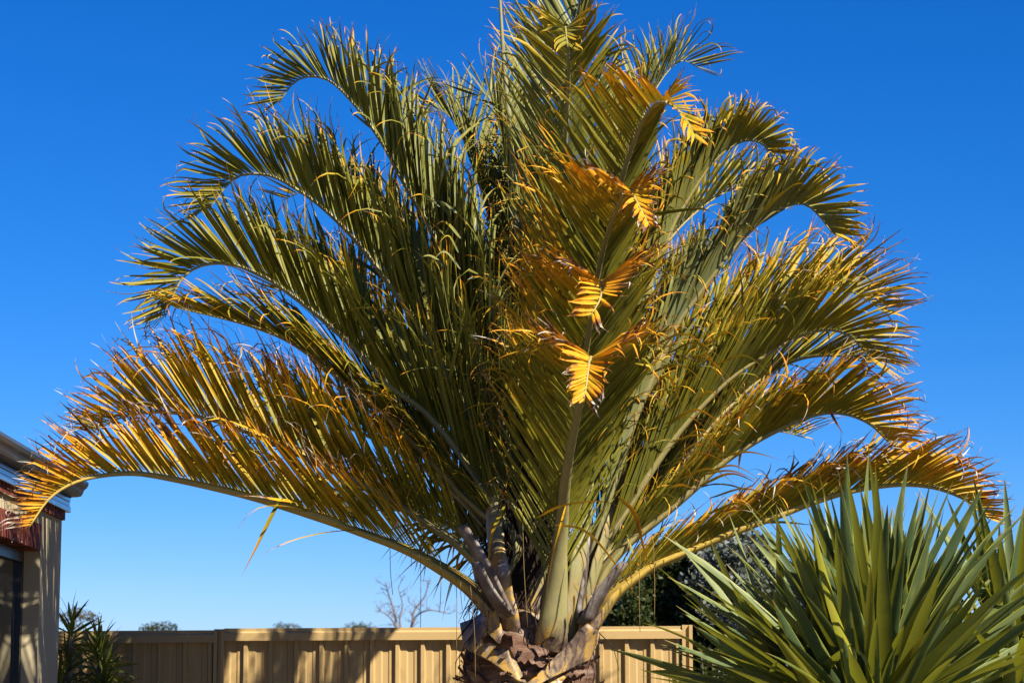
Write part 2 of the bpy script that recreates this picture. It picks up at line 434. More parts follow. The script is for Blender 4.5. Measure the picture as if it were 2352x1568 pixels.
# ------------------------------------------------------------------ fence
def fence():
    A = P(130, 1446, 11.50); B = P(1590, 1433, 11.35)
    d = (B - A); Lx = np.linalg.norm(d[:2]); ang = math.atan2(d[1], d[0]); slope = d[2] / Lx
    fr = empty('fence', (B[0], B[1], 0), 'tan corrugated steel fence with capped top rail behind the palm', 'fence')
    fr.rotation_euler = (0, 0, ang)
    top = B[2]
    pitch = 0.1192
    # one sheet: six trapezoid ribs
    ns = 6; prof = []
    for i in range(ns):
        x = i * pitch
        prof += [(x, 0.0), (x + 0.028, 0.0), (x + 0.036, 0.004), (x + 0.060, 0.004), (x + 0.066, 0.0), (x + pitch - 0.030, 0.0), (x + pitch - 0.022, -0.018), (x + pitch - 0.006, -0.018)]
    prof.append((ns * pitch, 0.0))
    W = ns * pitch
    H = 1.55
    k = len(prof)
    V = [(x, y, 0) for x, y in prof] + [(x, y, H) for x, y in prof] + [(x, y + 0.002, 0) for x, y in prof] + [(x, y + 0.002, H) for x, y in prof]
    Fc = [(i, i+1, k+i+1, k+i) for i in range(k-1)] + [(2*k+i+1, 2*k+i, 3*k+i, 3*k+i+1) for i in range(k-1)]
    sh = MB().add(V, Fc)
    pw = 0.048
    post = MB()
    post.box((-pw/2, -0.0335, 0), (-0.008, 0.022, 1.0)); post.box((0.008, -0.034, 0), (pw/2, 0.022, 1.0)); post.box((-0.008, -0.016, 0), (0.008, 0.016, 1.0))
    rail = MB()
    panel = 3 * W
    rp = [(-0.034, 0.0), (-0.034, 0.036), (-0.026, 0.044), (-0.026, 0.058), (0.022, 0.058), (0.022, 0.0)]
    rail.add([(0, y, z) for y, z in rp] + [(panel, y, z) for y, z in rp], [(i, (i+1) % 6, 6+(i+1) % 6, 6+i) for i in range(6)] + [tuple(range(5, -1, -1)), tuple(range(6, 12))])
    so = po = ro = None
    def inst(proto, mb, name, mw):
        if proto is None:
            o = mb.build(name, M['fence_paint'], fr); o.matrix_local = mw; return o
        part_copy(name, proto.data, fr, mw); return proto
    x = -pw / 2
    npan = 4
    for p in range(npan):
        zt = top + x * slope
        po = inst(po, post, 'post', Matrix.Translation((x, 0, 0)) @ Matrix.Diagonal((1, 1, zt - 0.003, 1)))
        x0 = x - pw / 2 - panel
        sk = Matrix.Identity(4); sk[2][0] = slope
        ztl = top + x0 * slope
        ro = inst(ro, rail, 'top_rail', Matrix.Translation((x0, 0, ztl - 0.058)) @ sk)
        ro = inst(ro, rail, 'bottom_rail', Matrix.Translation((x0, 0, 0.05)) @ sk)
        for s in range(3):
            so = inst(so, sh, 'sheet', Matrix.Translation((x0 + s * W, 0.0, ztl + s * W * slope - 0.05 - H)) @ sk)
        x = x0 - pw / 2
    po = inst(po, post, 'post', Matrix.Translation((x, 0, 0)) @ Matrix.Diagonal((1, 1, top + x * slope, 1)))
    # the fence turns the corner and runs away from the camera at its right end
    return fr
fence()

# ------------------------------------------------------------------ palm
PD = 9.5
PXM = F / PD
trunk_c = P(1214, 1500, PD)
base = (float(trunk_c[0]), PD, 0.0)
axis = np.array((base[0], base[1], 0))
palm = empty('triangle_palm', base, 'large triangle palm with green and orange fronds above a bark trunk', 'palm')

def spline(pts, n):
    pts = np.asarray(pts, float)
    q = np.vstack([2 * pts[0] - pts[1], pts, 2 * pts[-1] - pts[-2]])
    out = []
    seg = np.linalg.norm(np.diff(pts, axis=0), axis=1); cum = np.concatenate([[0], np.cumsum(seg)])
    for s in np.linspace(0, cum[-1], n):
        i = int(min(np.searchsorted(cum, s, side='right') - 1, len(pts) - 2)); i = max(i, 0)
        t = (s - cum[i]) / max(seg[i], 1e-9)
        p0, p1, p2, p3 = q[i], q[i+1], q[i+2], q[i+3]
        out.append(0.5 * (2*p1 + (p2-p0)*t + (2*p0-5*p1+4*p2-p3)*t*t + (3*p1-p0-3*p2+p3)*t**3))
    return np.array(out)

WT = np.array([0, .08, .22, .45, .65, .8, .9, .96, 1.0])
WV = np.array([.35, .75, 1.0, .95, .70, .44, .26, .15, .02])
TS = np.array([0, .06, .16, .30, .45, .60, .72, .82, .89, .945, 1.0])

def blade(mb, p0, d, wv, L, w, dryv, tint, droop, curl, twist, fold=0.27, sag=None, tipdry=0.0):
    """one folded leaflet: strip of three vertices across"""
    p = np.array(p0, float); d = nrm(d)
    wv = nrm(wv - d * np.dot(wv, d))
    V, dr = [], []
    down = np.array((0, 0, -1.0)) if sag is None else sag
    cax = nrm(rng.normal(size=3))
    tw_tip = rng.normal() * 1.6 * curl
    tstart = rng.uniform(0.66, 0.86)
    for i, t in enumerate(TS):
        if i:
            dt = TS[i] - TS[i-1]
            g = droop * (0.25 + 1.6 * t * t) * dt
            d = nrm(d + down * g)
            if t > tstart and curl > 0:
                k = curl * dt / (1 - tstart)
                d = rot(d, cax, k * 1.3)
                d = nrm(d + down * k * 0.5)
                wv = rot(wv, d, tw_tip * dt / (1 - tstart))
            wv = rot(wv, d, twist * dt)
            wv = nrm(wv - d * np.dot(wv, d))
            p = p + d * L * dt
        n = np.cross(d, wv)
        ww = w * float(np.interp(t, WT, WV)) * 0.5
        f = fold * ww * 2
        V += [p - wv * ww + n * f, p, p + wv * ww + n * f]
        x = dryv(t)
        dr += [x + 0.03, x, x + 0.03]
    m = len(TS)
    Fc = []
    for i in range(m - 1):
        a = i * 3
        Fc += [(a, a+1, a+4, a+3), (a+1, a+2, a+5, a+4)]
    mb.add(V, Fc, dry=dr, tint=tint)

SINGLE = {'n': 0}
def frond(pts, age=0.2, tipage=0.0, alpha=(24, 34, 52), beta=55, L=0.50, w=0.023, droop=0.35, curl=0.9, tint=0.3, n=72,
          start=0.16, width=0.085, single=0, sheath=True, brown=0.0, h=None, twist0=0.28, lprof=None, skip=0.0, big=False, asym=None, stalk=None, sharp=False, leftage=0.0):
    """pts: (px, py, depth) along the stalk"""
    wp = np.array([P(*p) for p in pts])
    M_ = 64
    if wp[0][2] > 1.95:                              # carry the stalk down to the top of the trunk
        hh = nrm(np.array((h[0], h[1], 0.0)))
        r0 = float(np.interp(wp[0][2], [1.95, 2.3], [.155, .07]))
        nb = axis + hh * r0 + np.array((0, 0, float(np.interp(wp[0][2], [1.95, 2.3], [1.72, 1.80]))))
        ol = np.linalg.norm(np.diff(wp, axis=0), axis=1).sum(); ad = np.linalg.norm(wp[0] - nb)
        start = (ad + start * ol) / (ad + ol)
        wp = np.vstack([nb, wp])
    path = spline(wp, M_)
    seg = np.linalg.norm(np.diff(path, axis=0), axis=1)
    cum = np.concatenate([[0], np.cumsum(seg)]); total = cum[-1]; S = cum / total
    if h is None:
        hv = path[-1] - path[0]; hv[2] = 0; hv = nrm(hv)
    else: hv = nrm(np.array((h[0], h[1], 0.0)))
    Bv = nrm(np.cross(hv, (0, 0, 1)))              # lateral
    T = np.gradient(path, axis=0); T = T / np.linalg.norm(T, axis=1)[:, None]
    Bs = Bv[None, :] - T * (T @ Bv)[:, None]; Bs /= np.linalg.norm(Bs, axis=1)[:, None]
    Ns = np.cross(Bs, T)                            # adaxial side (towards the trunk, then up)
    # stalk
    rb = MB()
    K = 10
    V, dr, ti = [], [], []
    for i in range(M_):
        s = S[i]
        hw = width * 0.5 * float(np.interp(s, [0, .05, .12, .2, .3, .5, .75, .9, 1], [1.7, 1.45, 1.1, .74, .54, .37, .22, .13, .05]))
        th = hw * float(np.interp(s, [0, .1, .3, 1], [0.55, .6, .85, .9]))
        for k in range(K):
            a = 2 * math.pi * k / K
            ca, sa = math.cos(a), math.sin(a)
            chan = -0.55 * th if sa > 0.5 and s < 0.35 else 0
            V.append(path[i] + Bs[i] * hw * ca + Ns[i] * (th * sa + chan))
            dr.append(stalk if stalk else min(1, age * 1.0 + 0.25 * s)); ti.append(float(np.interp(s, [0, .08, .16], [1.0, .45, 0.0])))
    Fc = [(i*K+k, i*K+(k+1) % K, (i+1)*K+(k+1) % K, (i+1)*K+k) for i in range(M_-1) for k in range(K)]
    Fc += [tuple(range(K-1, -1, -1)), tuple((M_-1)*K + k for k in range(K))]
    rb.add(V, Fc, dry=dr, tint=ti)
    fo = rb.build('frond', M['rachis'], palm, True, base)
    # clasping leaf base on the trunk
    if sheath and (big or path[0][2] < 1.95):
        sb = MB()
        p0 = path[0]; t0 = T[0]
        ax = axis.copy()
        rel = p0 - ax; rel[2] = 0
        hd = hv
        V, ti = [], []
        NR, K2 = 9, 16
        for i in range(NR):
            u = i / (NR - 1)
            e = u * u * (3 - 2 * u)
            th0 = R(big) if big else R(50)
            zb = p0[2] - axis[2]
            Rr = (0.225 + big * .0004 if big else float(np.interp(p0[2], [1.75, 2.0, 2.4], [.245, .17, .10])))
            ring = []
            for k in range(K2):
                a = 2 * math.pi * k / K2
                ca, sa = math.cos(a), math.sin(a)
                phi = th0 * ca
                rr = Rr - 0.014 * sa * (1 - .6 * abs(ca))
                zc = p0[2] - (0.04 + 0.24 * abs(ca) if big else 0.26) + 0.012 * math.sin(phi * 7 + p0[2] * 9)
                cr = np.array((ax[0], ax[1], zc)) + (hd * math.cos(phi) + Bv * math.sin(phi)) * rr
                hw = width * 0.5 * 1.7; thh = hw * .55
                el = p0 + Bs[0] * hw * ca + Ns[0] * thh * sa + T[0] * 0.02
                ring.append(cr * (1 - e) + el * e)
            V += ring; ti += [1.0 if u < 0.7 else 0.95] * K2
        Fc = [(i*K2+k, i*K2+(k+1) % K2, (i+1)*K2+(k+1) % K2, (i+1)*K2+k) for i in range(NR-1) for k in range(K2)]
        Fc += [tuple(range(K2-1, -1, -1)), tuple((NR-1)*K2 + k for k in range(K2))]
        sb.add(V, Fc, dry=age, tint=ti)
        sb.build('leaf_base', M['rachis'], fo, True, base)
    # leaflets
    rest = MB()
    toCam = nrm(np.array((0, 0, CAM_Z)) - path[M_ // 2])
    made = 0
    n = int(n * 1.5); w = w * .72; start = start * .72; skip = max(skip, .025)
    for side in (-1, 1):
        facing = np.dot(Bv * side, toCam) > 0
        for j in range(n):
            if rng.random() < skip: continue
            s = start + (0.995 - start) * ((j + rng.uniform(-.18, .18) + .5) / n)
            s = min(max(s, start), 0.998)
            sl_ = s * total
            i = int(np.clip(np.searchsorted(cum, sl_) - 1, 0, M_ - 2))
            fr_ = (sl_ - cum[i]) / max(seg[i], 1e-9)
            p = path[i] * (1 - fr_) + path[i+1] * fr_
            t = nrm(T[i] * (1 - fr_) + T[i+1] * fr_); b_ = Bs[i]; nn = Ns[i]
            u = (s - start) / (1 - start)
            al = R(float(np.interp(u, [0, .5, 1] if len(alpha) == 3 else [0, .5, .8, 1], alpha)) + rng.normal() * 2.2)
            if asym and side < 0: al *= asym[0]
            be = R(beta + rng.normal() * 4 - 12 * u)
            d = t * math.cos(al) + math.sin(al) * (b_ * side * math.cos(be) + nn * math.sin(be))
            wv = t - d * np.dot(t, d)
            lp = lprof if lprof else [.70, .95, 1.0, .88, .60, .34]
            ll = L * float(np.interp(u, [0, .15, .4, .7, .9, 1], lp)) * rng.uniform(.84, 1.08) * (rng.uniform(.35, .7) if rng.random() < .04 else 1)
            if asym and side < 0: ll *= asym[1]
            ww = w * float(np.interp(u, [0, .12, .3, .8, 1], [.60, .85, 1, 1.05, .95] if sharp else [.60, .85, 1, .9, .55]))
            hw = width * 0.5 * float(np.interp(s, [0, .05, .12, .2, .3, .5, .75, .9, 1], [1.7, 1.45, 1.1, .74, .54, .37, .22, .13, .05]))
            p = p + b_ * side * hw * 0.7 + nn * hw * 0.35
            wv = rot(wv, d, rng.normal() * twist0 + side * 0.25)
            dp = droop * rng.uniform(.6, 1.5)
            cl = curl * rng.uniform(.2, 1.0) if rng.random() < .6 else curl * rng.uniform(1.0, 2.2)
            if u < 0.12:
                dp += 0.7 * (1 - u / 0.12) * rng.random() ** 2; ww *= .75
            if rng.random() < 0.022:            # a stray leaflet out of line
                d = nrm(d + rng.normal(size=3) * 0.45); dp += .6
            a_loc = age + (leftage * rng.uniform(.3, 1.3) * float(np.interp(u, [.1, .3, .55, .72], [0, 1, 1, 0])) if side > 0 else 0) + tipage * (float(np.interp(u, [.55, .80], [0, 1])) if sharp else u ** 2.4) + rng.normal() * 0.05
            tipr = rng.uniform(.92, 1.04) - 0.32 * brown * rng.random() - (0.03 if sharp else 0.1) * a_loc
            cap = rng.choice([.74, .80, .86, .93]) if sharp else 1.0
            def dryv(tt, a_loc=a_loc, tipr=tipr, cap=cap):
                v = 0.46 * a_loc + 0.58 * a_loc * tt ** 1.2 + 0.03
                if tt > tipr - .12: v = max(v, np.interp(tt, [tipr - .12, tipr], [v, max(v, .60)]))
                if tt > tipr: v = max(v, np.interp(tt, [tipr, 1.0], [.70, .80 + .2 * min(1, a_loc + brown + .15)]))
                return float(min(v, cap))
            solo = single and facing and made < single and SINGLE['n'] < 300
            mb = MB() if solo else rest
            blade(mb, p, d, wv, ll, ww, dryv, min(1, max(0, tint + rng.normal() * .12)), dp, cl, rng.normal() * .5)
            if solo:
                mb.build('leaflet', M['leaf'], fo, True, base); made += 1; SINGLE['n'] += 1
    if rest.v:
        rest.build('leaflets', M['leaf'], fo, True, base, kind='stuff')
    return fo

def dz(pts, d0, d1, pw=1.0):
    a = np.array(pts, float); s = np.concatenate([[0], np.cumsum(np.linalg.norm(np.diff(a, axis=0), axis=1))]); s /= s[-1]
    return [(x, y, d0 + (d1 - d0) * t ** pw) for (x, y), t in zip(pts, s)]

HL = (-1, 0.28); HR = (1, 0.22)
LPL = [.9, 1.0, .98, .80, .48, .28]
LPF = [.9, 1.05, 1.05, .66, .29, .16]
# --- left rank, lowest first
frond(dz([(1140,1400),(1085,1345),(1020,1302),(930,1255),(840,1222),(746,1190),(600,1146),(476,1116),(348,1091),(286,1087),(220,1094),(176,1106),(135,1127),(103,1156),(66,1212)], 9.38, 8.88),
      age=.55, tipage=.44, stalk=.9, alpha=(30, 45, 50), beta=64, L=.54, w=.021, droop=.03, curl=.9, tint=.1, n=90, single=80, brown=1.0, h=HL, start=.20, width=.105, lprof=[.95, 1, 1.0, .80, .36, .20], big=104)
frond(dz([(1165,1350),(1088,1275),(1041,1236),(930,1165),(851,1121),(685,1042),(574,994),(480,962),(400,948),(330,948),(270,962),(215,990)], 9.43, 9.05),
      age=.42, tipage=.34, alpha=(34, 46, 50), beta=64, L=.62, w=.020, droop=.03, curl=1.0, tint=.1, n=90, single=45, brown=.8, h=HL, start=.18, width=.085, lprof=[.9, 1, 1.05, .85, .5, .30])
frond(dz([(1185,1290),(1149,1213),(1058,1128),(957,1022),(869,939),(763,855),(669,787),(586,752),(500,728),(400,706)], 9.45, 9.2),
      age=.26, tipage=.24, alpha=(22, 26, 30), beta=38, L=.52, w=.024, droop=.16, curl=.6, tint=.15, n=76, h=HL, start=.15, width=.08)
frond(dz([(1195,1270),(1150,1180),(1102,1106),(1066,1053),(1022,996),(970,939),(891,882),(815,800),(727,722),(639,656),(590,629),(533,607),(476,607),(434,625),(406,660),(379,730)], 9.4, 9.25),
      age=.14, tipage=.22, alpha=(26, 36, 48), beta=62, L=.64, w=.026, droop=.05, curl=.6, tint=.15, n=100, single=40, h=HL, start=.16, width=.085, lprof=LPL)
frond(dz([(1205,1230),(1160,1120),(1110,1020),(1071,939),(1044,895),(1012,822),(968,757),(924,695),(880,634),(815,550),(744,480),(683,436),(630,407),(590,400),(551,404),(518,430),(478,485)], 9.42, 9.35),
      age=.11, tipage=.22, alpha=(24, 34, 48), beta=62, L=.64, w=.027, droop=.04, curl=.7, tint=.25, n=100, single=30, h=HL, start=.18, width=.085, lprof=LPL)
frond(dz([(1215,1180),(1180,1050),(1140,920),(1105,820),(1075,740),(1040,650),(1011,578),(993,535),(956,469),(916,399),(887,344),(854,293),(821,249),(781,205),(751,183),(722,176),(696,179),(670,195),(640,238)], 9.45, 9.45),
      age=.08, tipage=.14, alpha=(22, 32, 46), beta=60, L=.62, w=.029, droop=.02, curl=.8, tint=.35, n=100, single=20, h=HL, start=.18, width=.085, lprof=[.9, 1.05, 1.05, .75, .42, .25])
# left rank, behind
frond(dz([(1190,1250),(1130,1120),(1050,990),(960,880),(860,780),(760,700),(690,665),(640,668),(612,690)], 9.75, 10.35),
      age=.34, tipage=.25, alpha=(26, 38, 50), beta=55, L=.6, w=.023, droop=.06, curl=.5, tint=.15, n=76, h=(-.8, .6), start=.15, width=.07)
frond(dz([(1205,1200),(1150,1000),(1080,830),(1000,690),(910,570),(830,490),(760,450),(700,440),(650,460)], 9.8, 10.6),
      age=.22, tipage=.35, alpha=(24, 36, 48), beta=58, L=.46, w=.024, droop=.05, curl=.5, tint=.2, n=76, h=(-.8, .6), start=.15, width=.07)
frond(dz([(1225,1150),(1200,900),(1165,680),(1125,500),(1085,370),(1050,290),(1015,255),(975,262)], 9.7, 10.1),
      age=.08, tipage=.1, alpha=(20, 28, 40), beta=55, L=.56, w=.026, droop=.04, curl=.5, tint=.6, n=76, h=(-.7, .7), start=.16, width=.075)
frond(dz([(1235,1150),(1225,900),(1205,680),(1180,500),(1160,360),(1140,260),(1115,215),(1090,225)], 9.6, 9.75),
      age=.08, tipage=.1, alpha=(22, 28, 40), beta=50, L=.56, w=.026, droop=.03, curl=.5, tint=.45, n=76, h=(-.5, .3), start=.14, width=.07)
# --- right rank, lowest first
frond(dz([(1345,1440),(1400,1365),(1464,1316),(1505,1292),(1609,1250),(1713,1209),(1795,1180),(1878,1149),(1961,1126),(2044,1114),(2106,1114),(2168,1126),(2230,1155),(2272,1192)], 9.35, 9.2),
      age=.47, tipage=.42, stalk=1.0, alpha=(24, 30, 38), beta=60, L=.44, w=.024, droop=.02, curl=1.0, tint=.1, n=90, single=40, brown=1.0, h=HR, start=.15, width=.10, lprof=[.62, .75, 1, .95, .50, .26], twist0=.15, big=124)
frond(dz([(1350,1370),(1385,1305),(1435,1249),(1509,1191),(1589,1125),(1655,1066),(1728,1018),(1783,989),(1838,964),(1893,949),(1930,949),(1966,958),(2003,978),(2040,1015)], 9.4, 9.15),
      age=.30, tipage=.42, alpha=(18, 22, 42), beta=60, L=.50, w=.027, droop=.02, curl=.8, tint=.2, n=90, single=25, brown=.7, h=HR, start=.18, width=.085, twist0=.12)
frond(dz([(1365,1300),(1470,1180),(1560,1070),(1640,970),(1720,892),(1780,850),(1850,822),(1930,818),(1990,832)], 9.65, 9.95),
      age=.24, tipage=.22, alpha=(22, 28, 36), beta=50, L=.54, w=.024, droop=.05, curl=.5, tint=.2, n=80, h=(.85, .5), start=.15, width=.075)
frond(dz([(1370,1275),(1450,1150),(1530,1030),(1600,945),(1680,868),(1760,815),(1830,775),(1885,759),(1930,762),(1966,784),(2003,830)], 9.4, 9.2),
      age=.24, tipage=.30, alpha=(20, 24, 42), beta=58, L=.54, w=.025, droop=.03, curl=.6, tint=.25, n=88, h=HR, start=.18, width=.08, twist0=.15)
frond(dz([(1368,1250),(1430,1090),(1500,960),(1580,850),(1680,765),(1780,705),(1880,672),(1960,672),(2030,715)], 9.7, 10.05),
      age=.28, tipage=.34, alpha=(24, 32, 44), beta=58, L=.60, w=.024, droop=.04, curl=.8, tint=.2, n=90, brown=.5, h=(.85, .5), start=.15, width=.075)
frond(dz([(1355,1250),(1400,1130),(1450,980),(1500,860),(1552,750),(1597,687),(1645,622),(1689,566),(1733,522),(1778,487),(1818,470),(1850,470),(1880,494),(1913,538)], 9.38, 9.1),
      age=.10, tipage=.34, alpha=(10, 13, 46), beta=62, L=.54, w=.036, droop=.01, curl=.8, tint=1.0, n=110, single=20, h=HR, start=.18, width=.085, twist0=.05, lprof=LPL)
frond(dz([(1345,1180),(1400,960),(1450,790),(1500,635),(1548,512),(1576,465),(1605,417),(1637,375),(1673,342),(1709,324),(1733,324),(1758,336),(1772,358)], 9.4, 9.2),
      age=.16, tipage=.26, alpha=(10, 13, 46), beta=62, L=.50, w=.036, droop=.01, curl=.8, tint=.75, n=110, h=HR, start=.2, width=.085, twist0=.05, lprof=LPL)
frond(dz([(1340,1180),(1395,900),(1455,700),(1530,560),(1620,470),(1700,430),(1760,440)], 9.7, 10.3),
      age=.22, tipage=.2, alpha=(22, 32, 44), beta=55, L=.56, w=.025, droop=.04, curl=.5, tint=.4, n=80, h=(.8, .6), start=.18, width=.07)
frond(dz([(1300,1150),(1350,800),(1410,520),(1465,300),(1515,190),(1565,140),(1610,160)], 9.7, 10.2),
      age=.15, tipage=.12, alpha=(20, 28, 42), beta=52, L=.56, w=.026, droop=.04, curl=.5, tint=.5, n=80, h=(.8, .6), start=.18, width=.07)
frond(dz([(1270,1150),(1265,800),(1270,500),(1290,250),(1320,80),(1370,-40),(1430,-90),(1480,-80)], 9.7, 10.2),
      age=.10, tipage=.1, alpha=(22, 32, 44), beta=50, L=.60, w=.028, droop=.03, curl=.5, tint=.5, n=84, h=(.6, .8), start=.18, width=.075)
frond(dz([(1180,1300),(1110,1200),(1020,1110),(920,1040),(820,990),(730,960),(650,950),(590,965)], 9.8, 10.5),
      age=.40, tipage=.25, alpha=(30, 42, 50), beta=60, L=.52, w=.022, droop=.05, curl=.6, tint=.15, n=70, h=(-.8, .6), start=.10, width=.07)
frond(dz([(1185,1340),(1120,1270),(1040,1210),(960,1180),(880,1170),(820,1185)], 9.9, 10.6),
      age=.35, tipage=.25, alpha=(34, 46, 52), beta=62, L=.50, w=.020, droop=.10, curl=.6, tint=.1, n=56, h=(-.7, .7), start=.10, width=.06)
frond(dz([(1220,1200),(1180,1000),(1130,850),(1080,740),(1030,660),(980,610)], 9.5, 9.6),
      age=.12, tipage=.1, alpha=(30, 36, 44), beta=60, L=.56, w=.022, droop=.04, curl=.5, tint=.3, n=66, h=(-.9, .4), start=.08, width=.07)
frond(dz([(1330,1200),(1385,1020),(1440,880),(1510,760),(1590,670),(1670,620)], 9.6, 9.9),
      age=.24, tipage=.2, alpha=(28, 34, 44), beta=58, L=.54, w=.022, droop=.04, curl=.5, tint=.3, n=66, h=(.9, .4), start=.08, width=.07)
frond(dz([(1345,1320),(1420,1220),(1500,1130),(1590,1060),(1690,1010),(1780,990),(1850,1005)], 9.8, 10.4),
      age=.36, tipage=.25, alpha=(30, 40, 48), beta=60, L=.48, w=.021, droop=.05, curl=.6, tint=.2, n=66, h=(.85, .5), start=.10, width=.065)
frond(dz([(1255,1200),(1245,1000),(1230,820),(1215,640),(1200,480),(1190,380)], 9.75, 10.0),
      age=.1, tipage=.1, alpha=(30, 36, 42), beta=45, L=.55, w=.024, droop=.03, curl=.5, tint=.4, n=70, h=(-.2, 1), start=.08, width=.06)
# --- rank leaning towards the camera; uppermost first
frond([(1262,1150,9.5),(1262,900,9.45),(1275,650,9.35),(1290,420,9.2),(1300,300,9.05),(1306,200,8.92),(1305,130,8.78),(1302,80,8.66),(1299,62,8.56),(1300,75,8.48),(1304,108,8.44)],
      age=.12, tipage=.30, alpha=(28, 36, 58, 34), beta=42, L=.58, w=.023, droop=.02, curl=.5, tint=.3, n=70, h=(.05, -1), start=.2, width=.075, lprof=LPF, sharp=True, twist0=.38, asym=(.85, 1.0))
frond([(1290,1150,9.4),(1330,900,9.2),(1375,650,8.95),(1415,470,8.75),(1436,385,8.6),(1455,330,8.5),(1477,278,8.38),(1506,240,8.24),(1535,238,8.14),(1572,268,8.08),(1598,318,8.05)],
      age=.13, tipage=.55, alpha=(32, 42, 52, 40), beta=42, L=.58, w=.023, droop=.02, curl=.5, tint=.15, n=70, h=(.35, -1), start=.22, width=.08, brown=.3, single=30, lprof=LPF, sharp=True, twist0=.38, asym=(.62, .82))
frond([(1290,1180,9.4),(1315,980,9.2),(1345,780,8.95),(1375,620,8.72),(1400,524,8.52),(1422,470,8.36),(1436,437,8.24),(1452,445,8.15),(1470,478,8.10),(1492,520,8.07)],
      age=.28, tipage=.64, alpha=(32, 42, 54, 42), leftage=.22, beta=40, L=.58, w=.022, droop=.02, curl=.6, tint=.15, n=70, h=(.25, -1), start=.22, width=.08, brown=.35, single=30, lprof=[.9, 1.05, 1.05, .70, .24, .12], sharp=True, twist0=.38, asym=(.72, .82))
frond([(1285,1230,9.38),(1300,1090,9.2),(1325,930,8.95),(1350,780,8.68),(1366,690,8.48),(1376,648,8.32),(1381,655,8.2),(1378,688,8.13),(1354,728,8.10)],
      age=.29, tipage=.68, alpha=(32, 42, 62, 46), leftage=.25, beta=40, L=.58, w=.022, droop=.02, curl=.8, tint=.15, n=68, h=(.15, -1), start=.2, width=.08, brown=.5, single=40, lprof=[.9, 1.0, 1.05, .50, .26, .17], sharp=True, twist0=.38, asym=(.88, 1.08))
frond([(1264,1500,9.33),(1270,1440,9.27),(1280,1330,9.22),(1290,1200,9.12),(1302,1080,8.92),(1322,975,8.68),(1340,890,8.42),(1352,840,8.2),(1357,820,8.06),(1352,838,7.95),(1347,882,7.89),(1340,925,7.87)],
      age=.22, tipage=.70, alpha=(36, 44, 58, 38), leftage=.12, beta=38, L=.57, w=.022, droop=.02, curl=.9, tint=.1, n=84, h=(.12, -1), start=.2, width=.085, brown=.55, single=80, sheath=False, lprof=[.9, 1.0, 1.05, .58, .23, .14], sharp=True, twist0=.38, asym=(.92, 1.1))

# spear leaf not yet opened
def spear():
    mb = MB()
    mb.tube(spline([P(1215, 900, 9.55), P(1185, 450, 9.55), P(1158, 150, 9.52), P(1145, -60, 9.5)], 20), list(np.linspace(.024, .012, 12)) + list(np.linspace(.0118, .005, 8)), 8, dry=0.12, tint=0.0)
    mb.build('spear_leaf', M['rachis'], palm, True, base)
spear()

# trunk: rounded triangle with ring scars
def trunk():
    mb = MB(); K = 56; V = []
    zs = np.linspace(-0.05, 1.86, 60)
    ph = rng.uniform(0, 6, 8)
    for i, z in enumerate(zs):
        for k in range(K):
            a = 2 * math.pi * k / K
            tri = 1 + 0.055 * math.cos(3 * (a - R(95)))
            r = 0.245 * tri + 0.05 * math.exp(-z / .25)
            r *= 1 + 0.018 * math.sin(i * 2.2 + math.sin(a * 2 + ph[0]) * 1.3) + 0.02 * math.sin(5 * a + z * 7 + ph[1]) + 0.014 * math.sin(11 * a - z * 13 + ph[2])
            r += rng.normal() * 0.0035
            if z > 1.6: r *= 1 - 0.72 * ((z - 1.6) / .26) ** 1.5
            V.append((axis[0] + r * math.cos(a), axis[1] + r * math.sin(a), z))
    Fc = [(i*K+k, i*K+(k+1) % K, (i+1)*K+(k+1) % K, (i+1)*K+k) for i in range(59) for k in range(K)]
    Fc += [tuple(59*K + k for k in range(K))]
    mb.add(V, Fc)
    tr = mb.build('trunk', M['bark'], palm, True, base)
    # crown shaft core that carries the upper fronds, coloured dark as if shaded
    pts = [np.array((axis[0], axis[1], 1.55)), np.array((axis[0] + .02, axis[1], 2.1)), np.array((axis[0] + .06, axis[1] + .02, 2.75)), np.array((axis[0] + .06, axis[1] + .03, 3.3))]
    MB().tube(spline(pts, 16), np.linspace(.165, .02, 16), 14).build('crown_shaft', M['crown_shade_fibre'], palm, True, base)
    # peeling flakes of old leaf bases
    for q in range(120):
        a = rng.uniform(R(185), R(355)); z = rng.uniform(1.30, 1.66) if q < 90 else rng.uniform(.2, 1.3)
        fw, fh = rng.uniform(.02, .085), rng.uniform(.012, .055)
        mbf = MB(); Vf = []
        lift = rng.uniform(.006, .04); sk = rng.normal() * .35
        for r_ in range(4):
            u = r_ / 3
            for c_ in range(5):
                v = c_ / 4 - .5
                jag = rng.normal() * .006 if r_ == 3 else 0
                rr = 0.252 * (1 + 0.055 * math.cos(3 * (a - R(95)))) + lift * u ** 1.6 - 0.008 * (1 - u)
                aa = a + (v * fw * (1 - .35 * u) + sk * u * fh) / .25
                Vf.append((axis[0] + rr * math.cos(aa), axis[1] + rr * math.sin(aa), z + fh * u * (1 if q % 3 else -1) + jag))
        Ff = [(r_*5+c_, r_*5+c_+1, (r_+1)*5+c_+1, (r_+1)*5+c_) for r_ in range(3) for c_ in range(4)]
        mbf.add(Vf, Ff)
        mbf.build('bark_flake', M['bark_flake'], palm, True, base)
trunk()

